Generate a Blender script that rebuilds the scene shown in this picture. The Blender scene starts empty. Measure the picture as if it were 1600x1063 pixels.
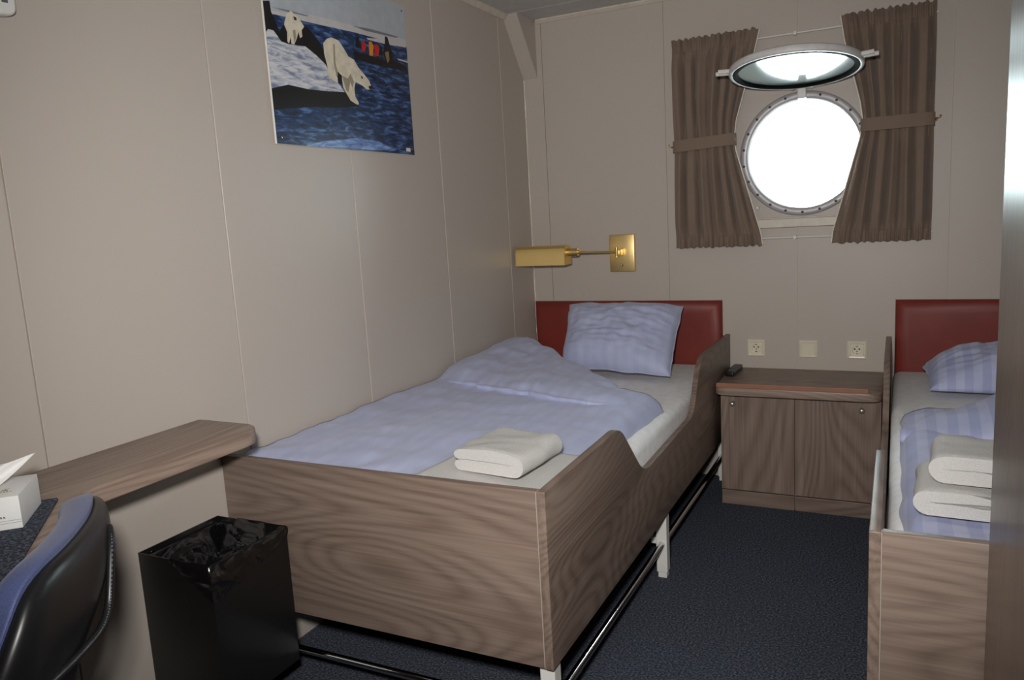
import bpy, bmesh, math, random
from mathutils import Vector, Matrix, noise
scene = bpy.context.scene
random.seed(4)

# ---------------------------------------------------------------- camera, world, lights, exposure
def setup_view():
    cam = bpy.data.cameras.new('camera'); co = bpy.data.objects.new('camera', cam)
    scene.collection.objects.link(co)
    f = Vector((-0.44538, 0.88172, -0.15560)); r = Vector((0.89515, 0.44211, -0.05697)); u = Vector((-0.01856, 0.16465, 0.98618))
    C = Vector((1.750, -3.7705, 1.3345))
    co.matrix_world = Matrix(((r.x, u.x, -f.x, C.x), (r.y, u.y, -f.y, C.y), (r.z, u.z, -f.z, C.z), (0, 0, 0, 1)))
    cam.sensor_width = 36; cam.lens = 1206.44 / 1600 * 36; cam.clip_start = .02
    scene.camera = co
    # overcast, washed-out polar daylight
    w = bpy.data.worlds.new('overcast'); scene.world = w; w.use_nodes = True
    bg = w.node_tree.nodes['Background']; bg.inputs[0].default_value = (.86, .95, 1, 1); bg.inputs[1].default_value = 20.0
    # the photographer's flash gun, a hand above the lens
    li = bpy.data.lights.new('camera_flash', 'SPOT'); li.energy = 205; li.color = (1, .97, .945); li.shadow_soft_size = .055
    li.spot_size = math.radians(103); li.spot_blend = 1
    lo = bpy.data.objects.new('camera_flash', li); scene.collection.objects.link(lo)
    m = co.matrix_world @ Matrix.Rotation(math.radians(-4), 4, 'Y'); m.translation = C + u * .17 - r * .07; lo.matrix_world = m
    vs = scene.view_settings; vs.view_transform = 'Standard'; vs.look = 'None'; vs.gamma = 1; vs.use_curve_mapping = False
    vs.exposure = 0.0
setup_view()

# ---------------------------------------------------------------- materials
def lin(c):
    c = c / 255
    return c / 12.92 if c <= .04045 else ((c + .055) / 1.055) ** 2.4
def rgb(r, g, b): return (lin(r), lin(g), lin(b), 1)
class NT:
    def __init__(s, name, rough=.5, metal=0, spec=.5):
        s.m = bpy.data.materials.new(name); s.m.use_nodes = True; s.t = s.m.node_tree
        s.b = s.t.nodes['Principled BSDF']; s.b.inputs['Roughness'].default_value = rough
        s.b.inputs['Metallic'].default_value = metal; s.b.inputs['Specular IOR Level'].default_value = spec
        s.tc = s.t.nodes.new('ShaderNodeTexCoord')
    def n(s, typ, **kw):
        x = s.t.nodes.new('ShaderNode' + typ)
        for k, v in kw.items():
            if k in x.inputs: x.inputs[k].default_value = v
            else: setattr(x, k, v)
        return x
    def l(s, a, b): s.t.links.new(a, b)
    def mapping(s, scale=(1, 1, 1), loc=(0, 0, 0), rot=(0, 0, 0), src='Object'):
        m = s.n('Mapping'); m.inputs['Scale'].default_value = scale; m.inputs['Location'].default_value = loc; m.inputs['Rotation'].default_value = rot
        s.l(s.tc.outputs[src], m.inputs['Vector']); return m.outputs[0]
    def noise(s, vec, scale, detail=2, rough=.5, dist=0):
        x = s.n('TexNoise'); x.inputs['Scale'].default_value = scale; x.inputs['Detail'].default_value = detail
        x.inputs['Roughness'].default_value = rough; x.inputs['Distortion'].default_value = dist; s.l(vec, x.inputs['Vector']); return x.outputs['Fac']
    def ramp(s, fac, stops):
        x = s.n('ValToRGB'); e = x.color_ramp.elements
        while len(e) < len(stops): e.new(.5)
        for i, (p, c) in enumerate(stops): e[i].position = p; e[i].color = c
        s.l(fac, x.inputs[0]); return x.outputs[0]
    def math(s, op, a, b=None):
        x = s.n('Math', operation=op)
        for i, v in enumerate((a, b)):
            if v is None: continue
            if isinstance(v, (int, float)): x.inputs[i].default_value = v
            else: s.l(v, x.inputs[i])
        return x.outputs[0]
    def mix(s, fac, a, b, blend='MIX'):
        x = s.n('Mix', data_type='RGBA', blend_type=blend)
        for i, v in ((0, fac), (6, a), (7, b)):
            if isinstance(v, (int, float, tuple)): x.inputs[i].default_value = v
            else: s.l(v, x.inputs[i])
        return x.outputs[2]
    def col(s, c):
        if isinstance(c, tuple): s.b.inputs['Base Color'].default_value = c
        else: s.l(c, s.b.inputs['Base Color'])
    def bump(s, h, strength=.3, dist=.01):
        x = s.n('Bump'); x.inputs['Strength'].default_value = strength; x.inputs['Distance'].default_value = dist
        s.l(h, x.inputs['Height']); s.l(x.outputs[0], s.b.inputs['Normal'])
def plain(name, c, rough=.5, metal=0, spec=.5, var=.06, scale=30):
    t = NT(name, rough, metal, spec); f = t.noise(t.mapping(), scale, 3)
    d = tuple(max(0, x * (1 - var)) for x in c[:3]) + (1,); e = tuple(min(1, x * (1 + var)) for x in c[:3]) + (1,)
    t.col(t.ramp(f, [(.3, d), (.7, e)])); return t.m
def wood(name, axis, tone=1.0, rough=.42):
    t = NT(name, rough, 0, .4)
    sc = {'x': (.20, 1, 1), 'y': (1, .20, 1), 'z': (1, 1, .20)}[axis]
    fs = {'x': (1.5, 110, 110), 'y': (110, 1.5, 110), 'z': (110, 110, 1.5)}[axis]
    ms = {'x': (.8, 22, 22), 'y': (22, .8, 22), 'z': (22, 22, .8)}[axis]
    big = t.noise(t.mapping(sc, (3.1, 1.7, .4)), 3.6, .6, .3, .1)
    rings = t.math('MULTIPLY', t.math('ADD', t.math('SINE', t.math('MULTIPLY', big, 185.0)), 1.0), .5)
    rings = t.math('POWER', rings, .6)
    fib = t.noise(t.mapping(fs), 2.0, 4, .6)
    mid = t.noise(t.mapping(ms), 2.0, 3, .6)
    k = t.math('ADD', t.math('ADD', t.math('MULTIPLY', rings, .13), t.math('MULTIPLY', fib, .30)), t.math('ADD', t.math('MULTIPLY', mid, .34), t.math('MULTIPLY', big, .25)))
    c = lambda r, g, b: tuple(min(1, x * tone) for x in rgb(r, g, b)[:3]) + (1,)
    t.col(t.ramp(k, [(.34, c(98, 82, 72)), (.50, c(120, 103, 92)), (.62, c(134, 117, 105)), (.78, c(146, 130, 118))]))
    t.bump(fib, .06, .002); return t.m
def fabric(name, c1, c2, period=.028, axis=0, rough=.8, stripe=.5):
    t = NT(name, rough, 0, .25)
    sep = t.n('SeparateXYZ'); t.l(t.mapping(), sep.inputs[0])
    s = t.math('SINE', t.math('MULTIPLY', sep.outputs[axis], 2 * math.pi / period))
    s = t.math('MULTIPLY', t.math('ADD', t.math('MULTIPLY', s, 6.0), .5), 1.0)
    f = t.n('Clamp'); t.l(s, f.inputs[0])
    nz = t.noise(t.mapping(), 14, 3)
    k = t.math('ADD', t.math('MULTIPLY', f.outputs[0], stripe), t.math('MULTIPLY', nz, 1 - stripe))
    t.col(t.ramp(k, [(.1, c1), (.9, c2)])); t.b.inputs['Sheen Weight'].default_value = .15
    t.bump(t.noise(t.mapping(), 900, 2), .05, .001); return t.m
M = {}
def wallmat():
    t = NT('wall_laminate', .42, 0, .35)
    w = t.noise(t.mapping((1, 1, 1)), 260, 2); f2 = t.noise(t.mapping((1, 1, .3)), 2.0, 2)
    t.col(t.mix(f2, rgb(184, 174, 164), rgb(188, 179, 169)))
    t.bump(w, .05, .001); return t.m
M['wall'] = wallmat()
M['joint'] = plain('joint_strip', rgb(205, 195, 182), .5)
M['ceiling'] = plain('ceiling_panel', rgb(190, 189, 186), .5)
M['trimw'] = plain('cream_trim', rgb(206, 196, 182), .45)
def carpet():
    t = NT('carpet_navy', .95, 0, .1)
    f = t.noise(t.mapping(), 150, 3, .7); f2 = t.noise(t.mapping(), 5, 2)
    c = t.ramp(f, [(.34, rgb(42, 45, 52)), (.5, rgb(72, 77, 89)), (.66, rgb(118, 125, 138))])
    t.col(t.mix(t.math('MULTIPLY', f2, .25), c, rgb(50, 54, 64))); t.bump(f, .9, .006); return t.m
M['carpet'] = carpet()
for ax in 'xyz': M['wood' + ax] = wood('walnut_laminate_' + ax, ax)
M['woodw'] = wood('wardrobe_laminate', 'z', .72, .36)
wb_ = M['woodw'].node_tree.nodes['Principled BSDF']; wb_.inputs['Coat Weight'].default_value = .45; wb_.inputs['Coat Roughness'].default_value = .27
M['woodtop'] = wood('counter_laminate', 'y', 1.4, .4)
M['woodnt'] = wood('cabinet_top_laminate', 'x', 1.35, .42)
M['woodns'] = wood('cabinet_laminate', 'z', 1.15, .42)
M['edge'] = plain('edge_band', rgb(140, 114, 94), .4)
M['copper'] = plain('reddish_wood_lip', rgb(152, 106, 82), .4)
M['alu'] = plain('pale_edge_line', rgb(190, 178, 165), .3, .3)
M['red'] = plain('red_leather', rgb(122, 48, 40), .46, 0, .3, .1, 8)
M['sheet'] = plain('white_sheet', rgb(246, 246, 245), .85)
def terry():
    t = NT('white_terry', .95, 0, .1); f = t.noise(t.mapping(), 420, 3, .7)
    t.col(t.ramp(f, [(.3, rgb(203, 201, 197)), (.7, rgb(224, 222, 218))])); t.bump(f, .8, .004); return t.m
M['terry'] = terry()
M['blue'] = fabric('blue_satin_stripe', rgb(170, 176, 209), rgb(188, 194, 221), .05, 0, .7, .16)
M['blue_r'] = fabric('blue_satin_stripe_strong', rgb(158, 165, 206), rgb(190, 196, 224), .056, 0, .7, .42)
M['curtain'] = fabric('brown_curtain', rgb(122, 104, 90), rgb(134, 116, 101), .004, 2, .9, .3)
M['lining'] = plain('cream_lining', rgb(235, 230, 220), .8)
M['brass'] = plain('polished_brass', rgb(238, 208, 142), .36, 1, .5, .05, 6)
M['chrome'] = plain('chrome', rgb(200, 200, 200), .12, 1, .5, .02)
M['steel'] = plain('grey_painted_ring', rgb(172, 169, 170), .42, .25)
M['rim'] = plain('pale_grey_paint', rgb(208, 205, 203), .45)
M['satinbrass'] = plain('satin_brass', rgb(236, 208, 140), .55, 1, .5, .03, 6)
M['nickel'] = plain('satin_nickel', rgb(205, 202, 196), .36, .8)
M['bolt'] = plain('dark_bolt', rgb(90, 88, 88), .4, .8)
M['white'] = plain('white_paint', rgb(222, 220, 214), .4, 0, .5, .03)
M['cream'] = plain('cream_plastic', rgb(226, 218, 196), .3, 0, .5, .02)
M['rubber'] = plain('black_rubber', rgb(14, 15, 16), .9, 0, .08)
M['black'] = plain('black_powder_coat', rgb(18, 18, 18), .38, 0, .5)
M['plastic'] = plain('black_plastic', rgb(24, 24, 25), .36, 0, .5)
M['button'] = plain('grey_button', rgb(90, 92, 96), .5)
def bag():
    t = NT('bin_bag_film', .2, 0, .6); t.col(rgb(14, 14, 15)); t.bump(t.noise(t.mapping((1, 1, 1.6)), 9, 2, .45, 1.0), .7, .03); return t.m
M['bag'] = bag()
def chairblue():
    t = NT('blue_chair_fabric', .55, 0, .4); f = t.noise(t.mapping(), 700, 2)
    t.col(t.ramp(f, [(.3, rgb(60, 70, 112)), (.7, rgb(86, 96, 138))])); t.bump(f, .3, .002); t.b.inputs['Sheen Weight'].default_value = .12; return t.m
M['chairblue'] = chairblue()
def deadlight():
    t = NT('pale_green_gloss_paint', .13, 0, .8); t.col(rgb(150, 165, 162)); t.b.inputs['Coat Weight'].default_value = 1; t.b.inputs['Coat Roughness'].default_value = .06; return t.m
M['cover'] = deadlight()
def glass():
    m = bpy.data.materials.new('window_glass'); m.use_nodes = True; t = m.node_tree; t.nodes.clear()
    o = t.nodes.new('ShaderNodeOutputMaterial'); mx = t.nodes.new('ShaderNodeMixShader'); fr = t.nodes.new('ShaderNodeFresnel'); fr.inputs[0].default_value = 1.45
    tr = t.nodes.new('ShaderNodeBsdfTransparent'); tr.inputs[0].default_value = (.93, .97, .96, 1); gl = t.nodes.new('ShaderNodeBsdfGlossy'); gl.inputs['Roughness'].default_value = .02
    t.links.new(fr.outputs[0], mx.inputs[0]); t.links.new(tr.outputs[0], mx.inputs[1]); t.links.new(gl.outputs[0], mx.inputs[2]); t.links.new(mx.outputs[0], o.inputs[0]); return m
M['glass'] = glass()
M['paper'] = plain('white_card', rgb(238, 238, 234), .6, 0, .4, .02)
M['gold'] = plain('gold_print', rgb(176, 148, 88), .5)
M['greyprint'] = plain('grey_print', rgb(120, 118, 112), .6)

# ---------------------------------------------------------------- mesh helpers
col = scene.collection
def obj(name, bm, mat, parent=None, smooth=None, mats=None):
    """link a bmesh given in world coordinates as one mesh object (relative to its parent's location)"""
    bmesh.ops.recalc_face_normals(bm, faces=bm.faces[:])
    me = bpy.data.meshes.new(name)
    off = Vector((0, 0, 0)); p = parent
    while p is not None: off += p.location; p = p.parent
    bm.transform(Matrix.Translation(-off)); bm.to_mesh(me); bm.free()
    for m in (mats or [mat]): me.materials.append(m)
    if smooth:
        me.polygons.foreach_set('use_smooth', [True] * len(me.polygons))
        if smooth < 3: me.set_sharp_from_angle(angle=smooth)
    o = bpy.data.objects.new(name, me); col.objects.link(o); o.parent = parent; return o
def thing(name, loc, label, cat, group=None):
    o = bpy.data.objects.new(name, None); col.objects.link(o); o.location = loc; o.empty_display_size = .05
    return tag(o, label, cat, group)
def tag(o, label, cat, group=None):
    o['label'] = label; o['category'] = cat
    if group: o['group'] = group
    return o
def struct(o, label=None):
    o['kind'] = 'structure'
    if label: o['label'] = label
    return o
def B(): return bmesh.new()
def box(bm, x0, x1, y0, y1, z0, z1, bev=0, seg=2):
    r = bmesh.ops.create_cube(bm, size=1); v = r['verts']
    for q in v: q.co = Vector(((x0 + x1) / 2 + q.co.x * (x1 - x0), (y0 + y1) / 2 + q.co.y * (y1 - y0), (z0 + z1) / 2 + q.co.z * (z1 - z0)))
    if bev:
        e = list({e for q in v for e in q.link_edges}); bmesh.ops.bevel(bm, geom=e, offset=bev, segments=seg, affect='EDGES', profile=.5)
    return bm
def cbox(*a, **k): return box(B(), *a, **k)
def prism(bm, pts, axis, a, b, bev=0, seg=2):
    """extrude 2-D outline pts along axis from a to b; pts are (y,z), (x,z) or (x,y)"""
    def P(p, t): return {'x': (t, p[0], p[1]), 'y': (p[0], t, p[1]), 'z': (p[0], p[1], t)}[axis]
    v0 = [bm.verts.new(P(p, a)) for p in pts]; v1 = [bm.verts.new(P(p, b)) for p in pts]; n = len(pts)
    f0 = bm.faces.new(v0); f1 = bm.faces.new(v1[::-1])
    for i in range(n): bm.faces.new((v0[i], v1[i], v1[(i + 1) % n], v0[(i + 1) % n]))
    bmesh.ops.recalc_face_normals(bm, faces=bm.faces[:])
    if bev:
        e = list(set(f0.edges) | set(f1.edges)); bmesh.ops.bevel(bm, geom=e, offset=bev, segments=seg, affect='EDGES', profile=.5)
    return bm
def rounded(pts, radii, seg=6):
    """round the corners of a polygon"""
    out = []; n = len(pts)
    for i in range(n):
        p = Vector(pts[i]); r = radii[i] if isinstance(radii, (list, tuple)) else radii
        if r <= 0: out.append(tuple(p)); continue
        a = (Vector(pts[i - 1]) - p); b = (Vector(pts[(i + 1) % n]) - p); la, lb = a.length, b.length; a.normalize(); b.normalize()
        r2 = min(r, la * .49, lb * .49)
        s, e = p + a * r2, p + b * r2
        for k in range(seg + 1):
            t = k / seg; out.append(tuple((1 - t) ** 2 * s + 2 * t * (1 - t) * p + t * t * e))
    return out
def tube(bm, pts, r, seg=8, closed=False):
    pts = [Vector(p) for p in pts]; rings = []; n = len(pts); prev = None
    for i, p in enumerate(pts):
        if closed: d = (pts[(i + 1) % n] - pts[i - 1]).normalized()
        else: d = (pts[min(i + 1, n - 1)] - pts[max(i - 1, 0)]).normalized()
        ref = prev if prev is not None else (Vector((0, 0, 1)) if abs(d.z) < .9 else Vector((1, 0, 0)))
        u = (ref - d * ref.dot(d)).normalized(); prev = u; w = d.cross(u); rr = r[i] if isinstance(r, (list, tuple)) else r
        rings.append([bm.verts.new(p + (u * math.cos(2 * math.pi * k / seg) + w * math.sin(2 * math.pi * k / seg)) * rr) for k in range(seg)])
    for i in range(n if closed else n - 1):
        a, b = rings[i], rings[(i + 1) % n]
        for k in range(seg): bm.faces.new((a[k], a[(k + 1) % seg], b[(k + 1) % seg], b[k]))
    if not closed: bm.faces.new(rings[0][::-1]); bm.faces.new(rings[-1])
    return bm
def lathe(bm, prof, center, ax, seg=48, closed=False):
    """prof: (radius, height along ax)"""
    ax = Vector(ax).normalized(); u = ax.orthogonal().normalized(); w = ax.cross(u); c = Vector(center); rings = []
    for r, h in prof:
        if r < 1e-6: rings.append([bm.verts.new(c + ax * h)])
        else: rings.append([bm.verts.new(c + ax * h + (u * math.cos(2 * math.pi * k / seg) + w * math.sin(2 * math.pi * k / seg)) * r) for k in range(seg)])
    n = len(rings)
    for i in range(n if closed else n - 1):
        a, b = rings[i], rings[(i + 1) % n]
        for k in range(seg):
            k2 = (k + 1) % seg
            if len(a) == 1 and len(b) == 1: continue
            if len(a) == 1: bm.faces.new((a[0], b[k], b[k2]))
            elif len(b) == 1: bm.faces.new((a[k], a[k2], b[0]))
            else: bm.faces.new((a[k], a[k2], b[k2], b[k]))
    return bm
def grid(bm, nu, nv, fn, closeu=False):
    V = [[bm.verts.new(fn(i / (nu if closeu else nu - 1), j / (nv - 1))) for j in range(nv)] for i in range(nu)]
    for i in range(nu if closeu else nu - 1):
        for j in range(nv - 1): bm.faces.new((V[i][j], V[(i + 1) % nu][j], V[(i + 1) % nu][j + 1], V[i][j + 1]))
    return V
def slab(bm, nu, nv, top, bot):
    """closed sheet between two height functions"""
    A = grid(bm, nu, nv, top); C = grid(bm, nu, nv, bot)
    loop = [(i, 0) for i in range(nu)] + [(nu - 1, j) for j in range(1, nv)] + [(i, nv - 1) for i in range(nu - 2, -1, -1)] + [(0, j) for j in range(nv - 2, 0, -1)]
    for k in range(len(loop)):
        a, b = loop[k], loop[(k + 1) % len(loop)]
        bm.faces.new((A[a[0]][a[1]], A[b[0]][b[1]], C[b[0]][b[1]], C[a[0]][a[1]]))
    return bm
def nz(x, y, z=0, s=1): return noise.noise(Vector((x * s, y * s, z * s)))
def lerp(a, b, t): return a + (b - a) * t
def interp(tab, x):
    if x <= tab[0][0]: return tab[0][1]
    for (a, va), (b, vb) in zip(tab, tab[1:]):
        if x <= b: t = (x - a) / (b - a); t = t * t * (3 - 2 * t); return va + (vb - va) * t
    return tab[-1][1]

# ---------------------------------------------------------------- the cabin shell
XR, YF, H = 2.74, -4.9, 2.315
WC = (1.36, 1.545)          # porthole centre (x, z)
def half_notch(x0, x1, z0, z1, r, side, seg=28):
    """outline of a wall piece whose one vertical edge carries half of the round hole"""
    cx, cz = WC; dx = (x1 if side > 0 else x0) - cx; th = math.acos(max(-1, min(1, dx / r))) if abs(dx) < r else 0
    if side > 0:   # hole on the right edge
        arc = [(cx + r * math.cos(t), cz + r * math.sin(t)) for t in [th + (2 * math.pi - 2 * th) * k / seg for k in range(seg + 1)]]
        return [(x1, z1), (x0, z1), (x0, z0), (x1, z0)] + arc[::-1]
    arc = [(cx + r * math.cos(t), cz + r * math.sin(t)) for t in [-th + 2 * th * k / seg for k in range(seg + 1)]]
    return [(x0, z0), (x1, z0), (x1, z1), (x0, z1)] + arc[::-1]
fl = struct(obj('floor', cbox(-.06, XR + .06, YF - .06, .08, -.08, 0), M['carpet']))
ce = struct(obj('ceiling', cbox(-.06, XR + .06, YF - .06, .08, H + .012, H + .08), M['joint']))
yb = -.215
cy = [0, yb, yb - .9, yb - 1.8, yb - 2.7, yb - 3.6, YF]
for a, b in zip(cy, cy[1:]): obj('ceiling_panel', cbox(.0, XR, b + .0025, a - .0025, H, H + .014, bev=.0015, seg=1), M['ceiling'], ce)
wl = struct(obj('wall_left', cbox(-.06, -.006, YF, .0, 0, H + .012), M['joint']))
ys = [0] + [-.266 - .6128 * k for k in range(8)]
ys = [y for y in ys if y > YF] + [YF]
for a, b in zip(ys, ys[1:]): obj('wall_panel', cbox(-.012, 0, b + .0015, a - .0015, 0, H, bev=.0015, seg=1), M['wall'], wl)
bm = B(); prism(bm, half_notch(-.06, 1.36, 0, H + .012, .262, 1), 'y', .006, .07); prism(bm, half_notch(1.36, XR + .06, 0, H + .012, .262, -1), 'y', .006, .07)
wb = struct(obj('wall_back', bm, M['joint']))
xs = [0, .108, .739, 1.339, 1.939, 2.539, XR]
for a, b in zip(xs, xs[1:]):
    a += .0012; b -= .0012
    if abs(b - 1.339) < .01: bm = prism(B(), half_notch(a, b, 0, H, .256, 1), 'y', 0, .012)
    elif abs(a - 1.339) < .01: bm = prism(B(), half_notch(a, b, 0, H, .256, -1), 'y', 0, .012)
    else: bm = cbox(a, b, 0, .012, 0, H, bev=.001, seg=1)
    obj('wall_panel', bm, M['wall'], wb)
struct(obj('wall_right', cbox(XR, XR + .06, YF, 0, 0, H + .012), M['wall']))
struct(obj('wall_front', cbox(-.06, XR + .06, YF - .06, YF, 0, H + .012), M['wall']))
# cornice strips and the corner gusset
bm = prism(B(), [(0, H), (.03, H), (.03, H - .006), (.008, H - .022), (0, H - .022)], 'y', YF, -.19); struct(obj('trim_1', bm, M['trimw']))
bm = prism(B(), [(0, H), (-.022, H), (-.022, H - .006), (-.006, H - .018), (0, H - .018)], 'x', .09, XR); struct(obj('trim_2', bm, M['trimw']))
bm = prism(B(), [(0, 2.035), (0, H), (-.205, H), (-.205, H - .01)], 'x', .0, .078); struct(obj('trim_3', bm, M['wall']))

# ---------------------------------------------------------------- porthole
def porthole():
    cx, cz = WC
    w = bpy.data.objects.new('window_1', None); col.objects.link(w); w.location = (cx, 0, cz); struct(w, 'round porthole with bolted steel ring and storm cover swung up')
    Y = (0, -1, 0); c = (cx, 0, cz)
    obj('ring', lathe(B(), [(.240, .0), (.240, .014), (.243, .017), (.268, .017), (.272, .013), (.272, 0)], c, Y, 72, True), M['steel'], w, 1)
    obj('liner', lathe(B(), [(.255, .0), (.255, -.16), (.238, -.16), (.238, .006), (.245, .012)], c, Y, 72, True), M['white'], w, 1)
    obj('pane', lathe(B(), [(0, -.110), (.239, -.110), (.239, -.118), (0, -.118)], c, Y, 64), M['glass'], w)
    N = 22
    for k in range(N):
        a = 2 * math.pi * (k + .5) / N
        obj('bolt', lathe(B(), [(0, .0225), (.004, .0225), (.0058, .020), (.0058, .012)], (cx + .257 * math.cos(a), 0, cz + .257 * math.sin(a)), Y, 8), M['bolt'], w, 1)
    s = cbox(1.165, 1.512, -.030, 0, 1.222, 1.262, bev=.003); box(s, 1.16, 1.517, -.036, 0, 1.262, 1.268, bev=.002); obj('window_sill', s, M['trimw'], w)
    box_ = cbox(cx - .2, cx - .188, -.03, -.001, cz - .235, cz - .222, bev=.002); obj('dog_lug', box_, M['white'], w)
    # storm cover, hinged at the top of the ring and swung up towards the room
    A = math.radians(8); d = Vector((0, -math.cos(A), math.sin(A))); n = Vector((0, math.sin(A), math.cos(A)))   # n points up
    hp = Vector((cx, -.045, cz + .287)); R = .262; cc = hp + d * R
    cov = obj('storm_cover', lathe(B(), [(0, 0), (.235, 0), (.235, .018), (0, .030)], cc, n, 64), M['cover'], w, .6)
    obj('rim', lathe(B(), [(.243, -.008), (.247, -.012), (.257, -.011), (.260, -.006), (.260, .012), (.254, .018), (.230, .020), (.230, .004)], cc, n, 72, True), M['rim'], cov, 1)
    obj('gasket', lathe(B(), [(.222, -.001), (.224, -.009), (.232, -.013), (.243, -.012), (.244, -.004), (.244, .004), (.222, .004)], cc, n, 72, True), M['rubber'], cov, 1)
    for s_ in (-1, 1):
        bm = B()
        for k, off in ((0, -.014), (1, .014)):
            p = cc + Vector((s_ * .235, 0, 0)) - d * .03 * 0 + d * (.05 + off) + n * .006; q = p + Vector((s_ * (.075 - .016 * k), 0, 0)) + n * .004
            tube(bm, [p, q], .009, 8)
        obj('clamp_lug', bm, M['white'], cov, .7)
    bm = B()
    h = cbox(cx - .017, cx + .017, -.06, -.012, cz + .235, cz + .300, bev=.003); obj('hinge_block', h, M['white'], w)
    tube(bm, [(cx - .05, -.04, cz + .287), (cx + .05, -.04, cz + .287)], .006, 10)
    for s_ in (-1, 1): box(bm, cx + s_ * .04 - .006, cx + s_ * .04 + .006, -.05, -.02, cz + .276, cz + .297, bev=.002)
    obj('hinge_pin', bm, M['steel'], w, .7)
porthole()

# ---------------------------------------------------------------- curtains and their rods
def lini(tab, x):
    if x <= tab[0][0]: return tab[0][1]
    for (a, va), (b, vb) in zip(tab, tab[1:]):
        if x <= b: return va + (vb - va) * (x - a) / (b - a)
    return tab[-1][1]
def curtain(outer, edge, sgn, label, z_tie, seed):
    """outer: fixed x of the outer edge; edge: table z -> inner edge x; sgn +1 when the inner edge is to the right"""
    zt, zb = 2.104, 1.146
    t = thing('curtain', (outer, -.04, zb), label, 'curtain', 'brown curtains at the porthole')
    np_ = 6.5
    def amp(z):
        a = .020
        for zr in (2.065, 1.176): a = min(a, .007 + abs(z - zr) * .15)
        a = min(a, .009 + abs(z - z_tie) * .07); return a
    def P(u, v):
        z = lerp(zb, zt, v); xi = lini(edge, z); xm = lini(edge, zt); r = (xi - outer) / (xm - outer); x = outer + (xm - outer) * u * (1 - (1 - r) * u ** 1.4)
        ph = 2 * math.pi * np_ * (u + .025 * nz(u * 5, z * 2, seed)) + seed
        fast = 1 if (z > 2.05 or z < 1.19) else 0
        a = amp(z); y = -.034 - 2.2 * a * abs(math.sin(ph / 2)) ** .7 - .2 * a * math.sin(1.7 * ph + 1) - .004 * nz(u * 14, z * 4, seed + 3)
        if fast: y -= .006 * math.sin(2 * math.pi * 24 * u + 2 * nz(u * 9, seed)); z += .006 * nz(u * 22, v * 3, seed) + .003 * math.sin(2 * math.pi * 13 * u)
        if u > .93: y = lerp(y, -.046, (u - .93) / .07)
        return Vector((x, y, z))
    bm = slab(B(), 170, 46, P, lambda u, v: P(u, v) + Vector((0, .003, 0)))
    obj('drape', bm, M['curtain'], t, 1.2)
    bm = tube(B(), [P(1, k / 40) + Vector((sgn * .002, .006, 0)) for k in range(41)], .0028, 6); obj('lining', bm, M['lining'], t, 1)
    for nm, zr in (('header_seam', 2.045), ('hem_seam', 1.196)):
        v = (zr - zb) / (zt - zb); bm = tube(B(), [P(k / 90, v) + Vector((0, -.0015, 0)) for k in range(91)], .0018, 5); obj(nm, bm, M['curtain'], t, 1)
    # tie band
    xi = interp(edge, z_tie); dz = .012 * (1 if sgn > 0 else 0)
    def T(u, v):
        a = u * 2 * math.pi; xa, xb = outer - sgn * .004, xi + sgn * .006
        x = (xa + xb) / 2 + (xb - xa) / 2 * max(-1, min(1, 1.12 * math.cos(a))); y = -.044 + .034 * max(-1, min(.6, 1.4 * math.sin(a)))
        return Vector((x, y, z_tie - .027 + .054 * v + dz * (x - outer) / (xi - outer) + .002 * nz(x * 30, v * 2, seed)))
    bm = B(); grid(bm, 48, 6, T, True); obj('tie_band', bm, M['curtain'], t, 1.2)
    return t
curtain(.791, [(1.146, 1.187), (1.20, 1.180), (1.59, 1.070), (1.65, 1.066), (1.72, 1.075), (2.0, 1.155), (2.104, 1.180)], 1,
        'brown gathered curtain beside the wall lamp, tied back left of the porthole', 1.622, 1.3)
curtain(1.872, [(1.146, 1.486), (1.20, 1.492), (1.60, 1.598), (1.67, 1.606), (1.74, 1.596), (2.0, 1.532), (2.104, 1.515)], -1,
        'brown gathered curtain nearest the wardrobe, tied back right of the porthole', 1.640, 4.1)
for zr, nm in ((2.065, 'thin white curtain rod above the porthole'), (1.176, 'thin white curtain rod below the window sill')):
    t = thing('curtain_rod', (1.33, -.03, zr), nm, 'curtain rod')
    obj('rod', tube(B(), [(.785, -.016, zr), (1.88, -.016, zr)], .0045, 8), M['white'], t, 1)
    bm = cbox(1.321, 1.335, -.024, 0, zr - .009, zr + .009, bev=.003); obj('bracket', bm, M['white'], t)
    for xe in (.79, 1.872): obj('bracket', cbox(xe - .004, xe + .004, -.018, 0, zr - .006, zr + .006, bev=.002), M['white'], t)
for x, z, lb, s in ((.783, 1.622, 'small brass tieback hook at the curtain beside the lamp', -1), (1.880, 1.640, 'small brass tieback hook at the curtain nearest the wardrobe', 1)):
    t = thing('tieback_hook', (x, 0, z), lb, 'hook')
    obj('rosette', lathe(B(), [(.008, 0), (.008, .003), (.003, .005)], (x, 0, z), (0, -1, 0), 14), M['brass'], t, 1)
    obj('hook', tube(B(), [(x, 0, z), (x, -.045, z), (x + s * .002, -.058, z + .002), (x + s * .012, -.06, z + .006), (x + s * .016, -.056, z + .012)], [.003, .003, .003, .003, .004], 8), M['brass'], t, 1)

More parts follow.
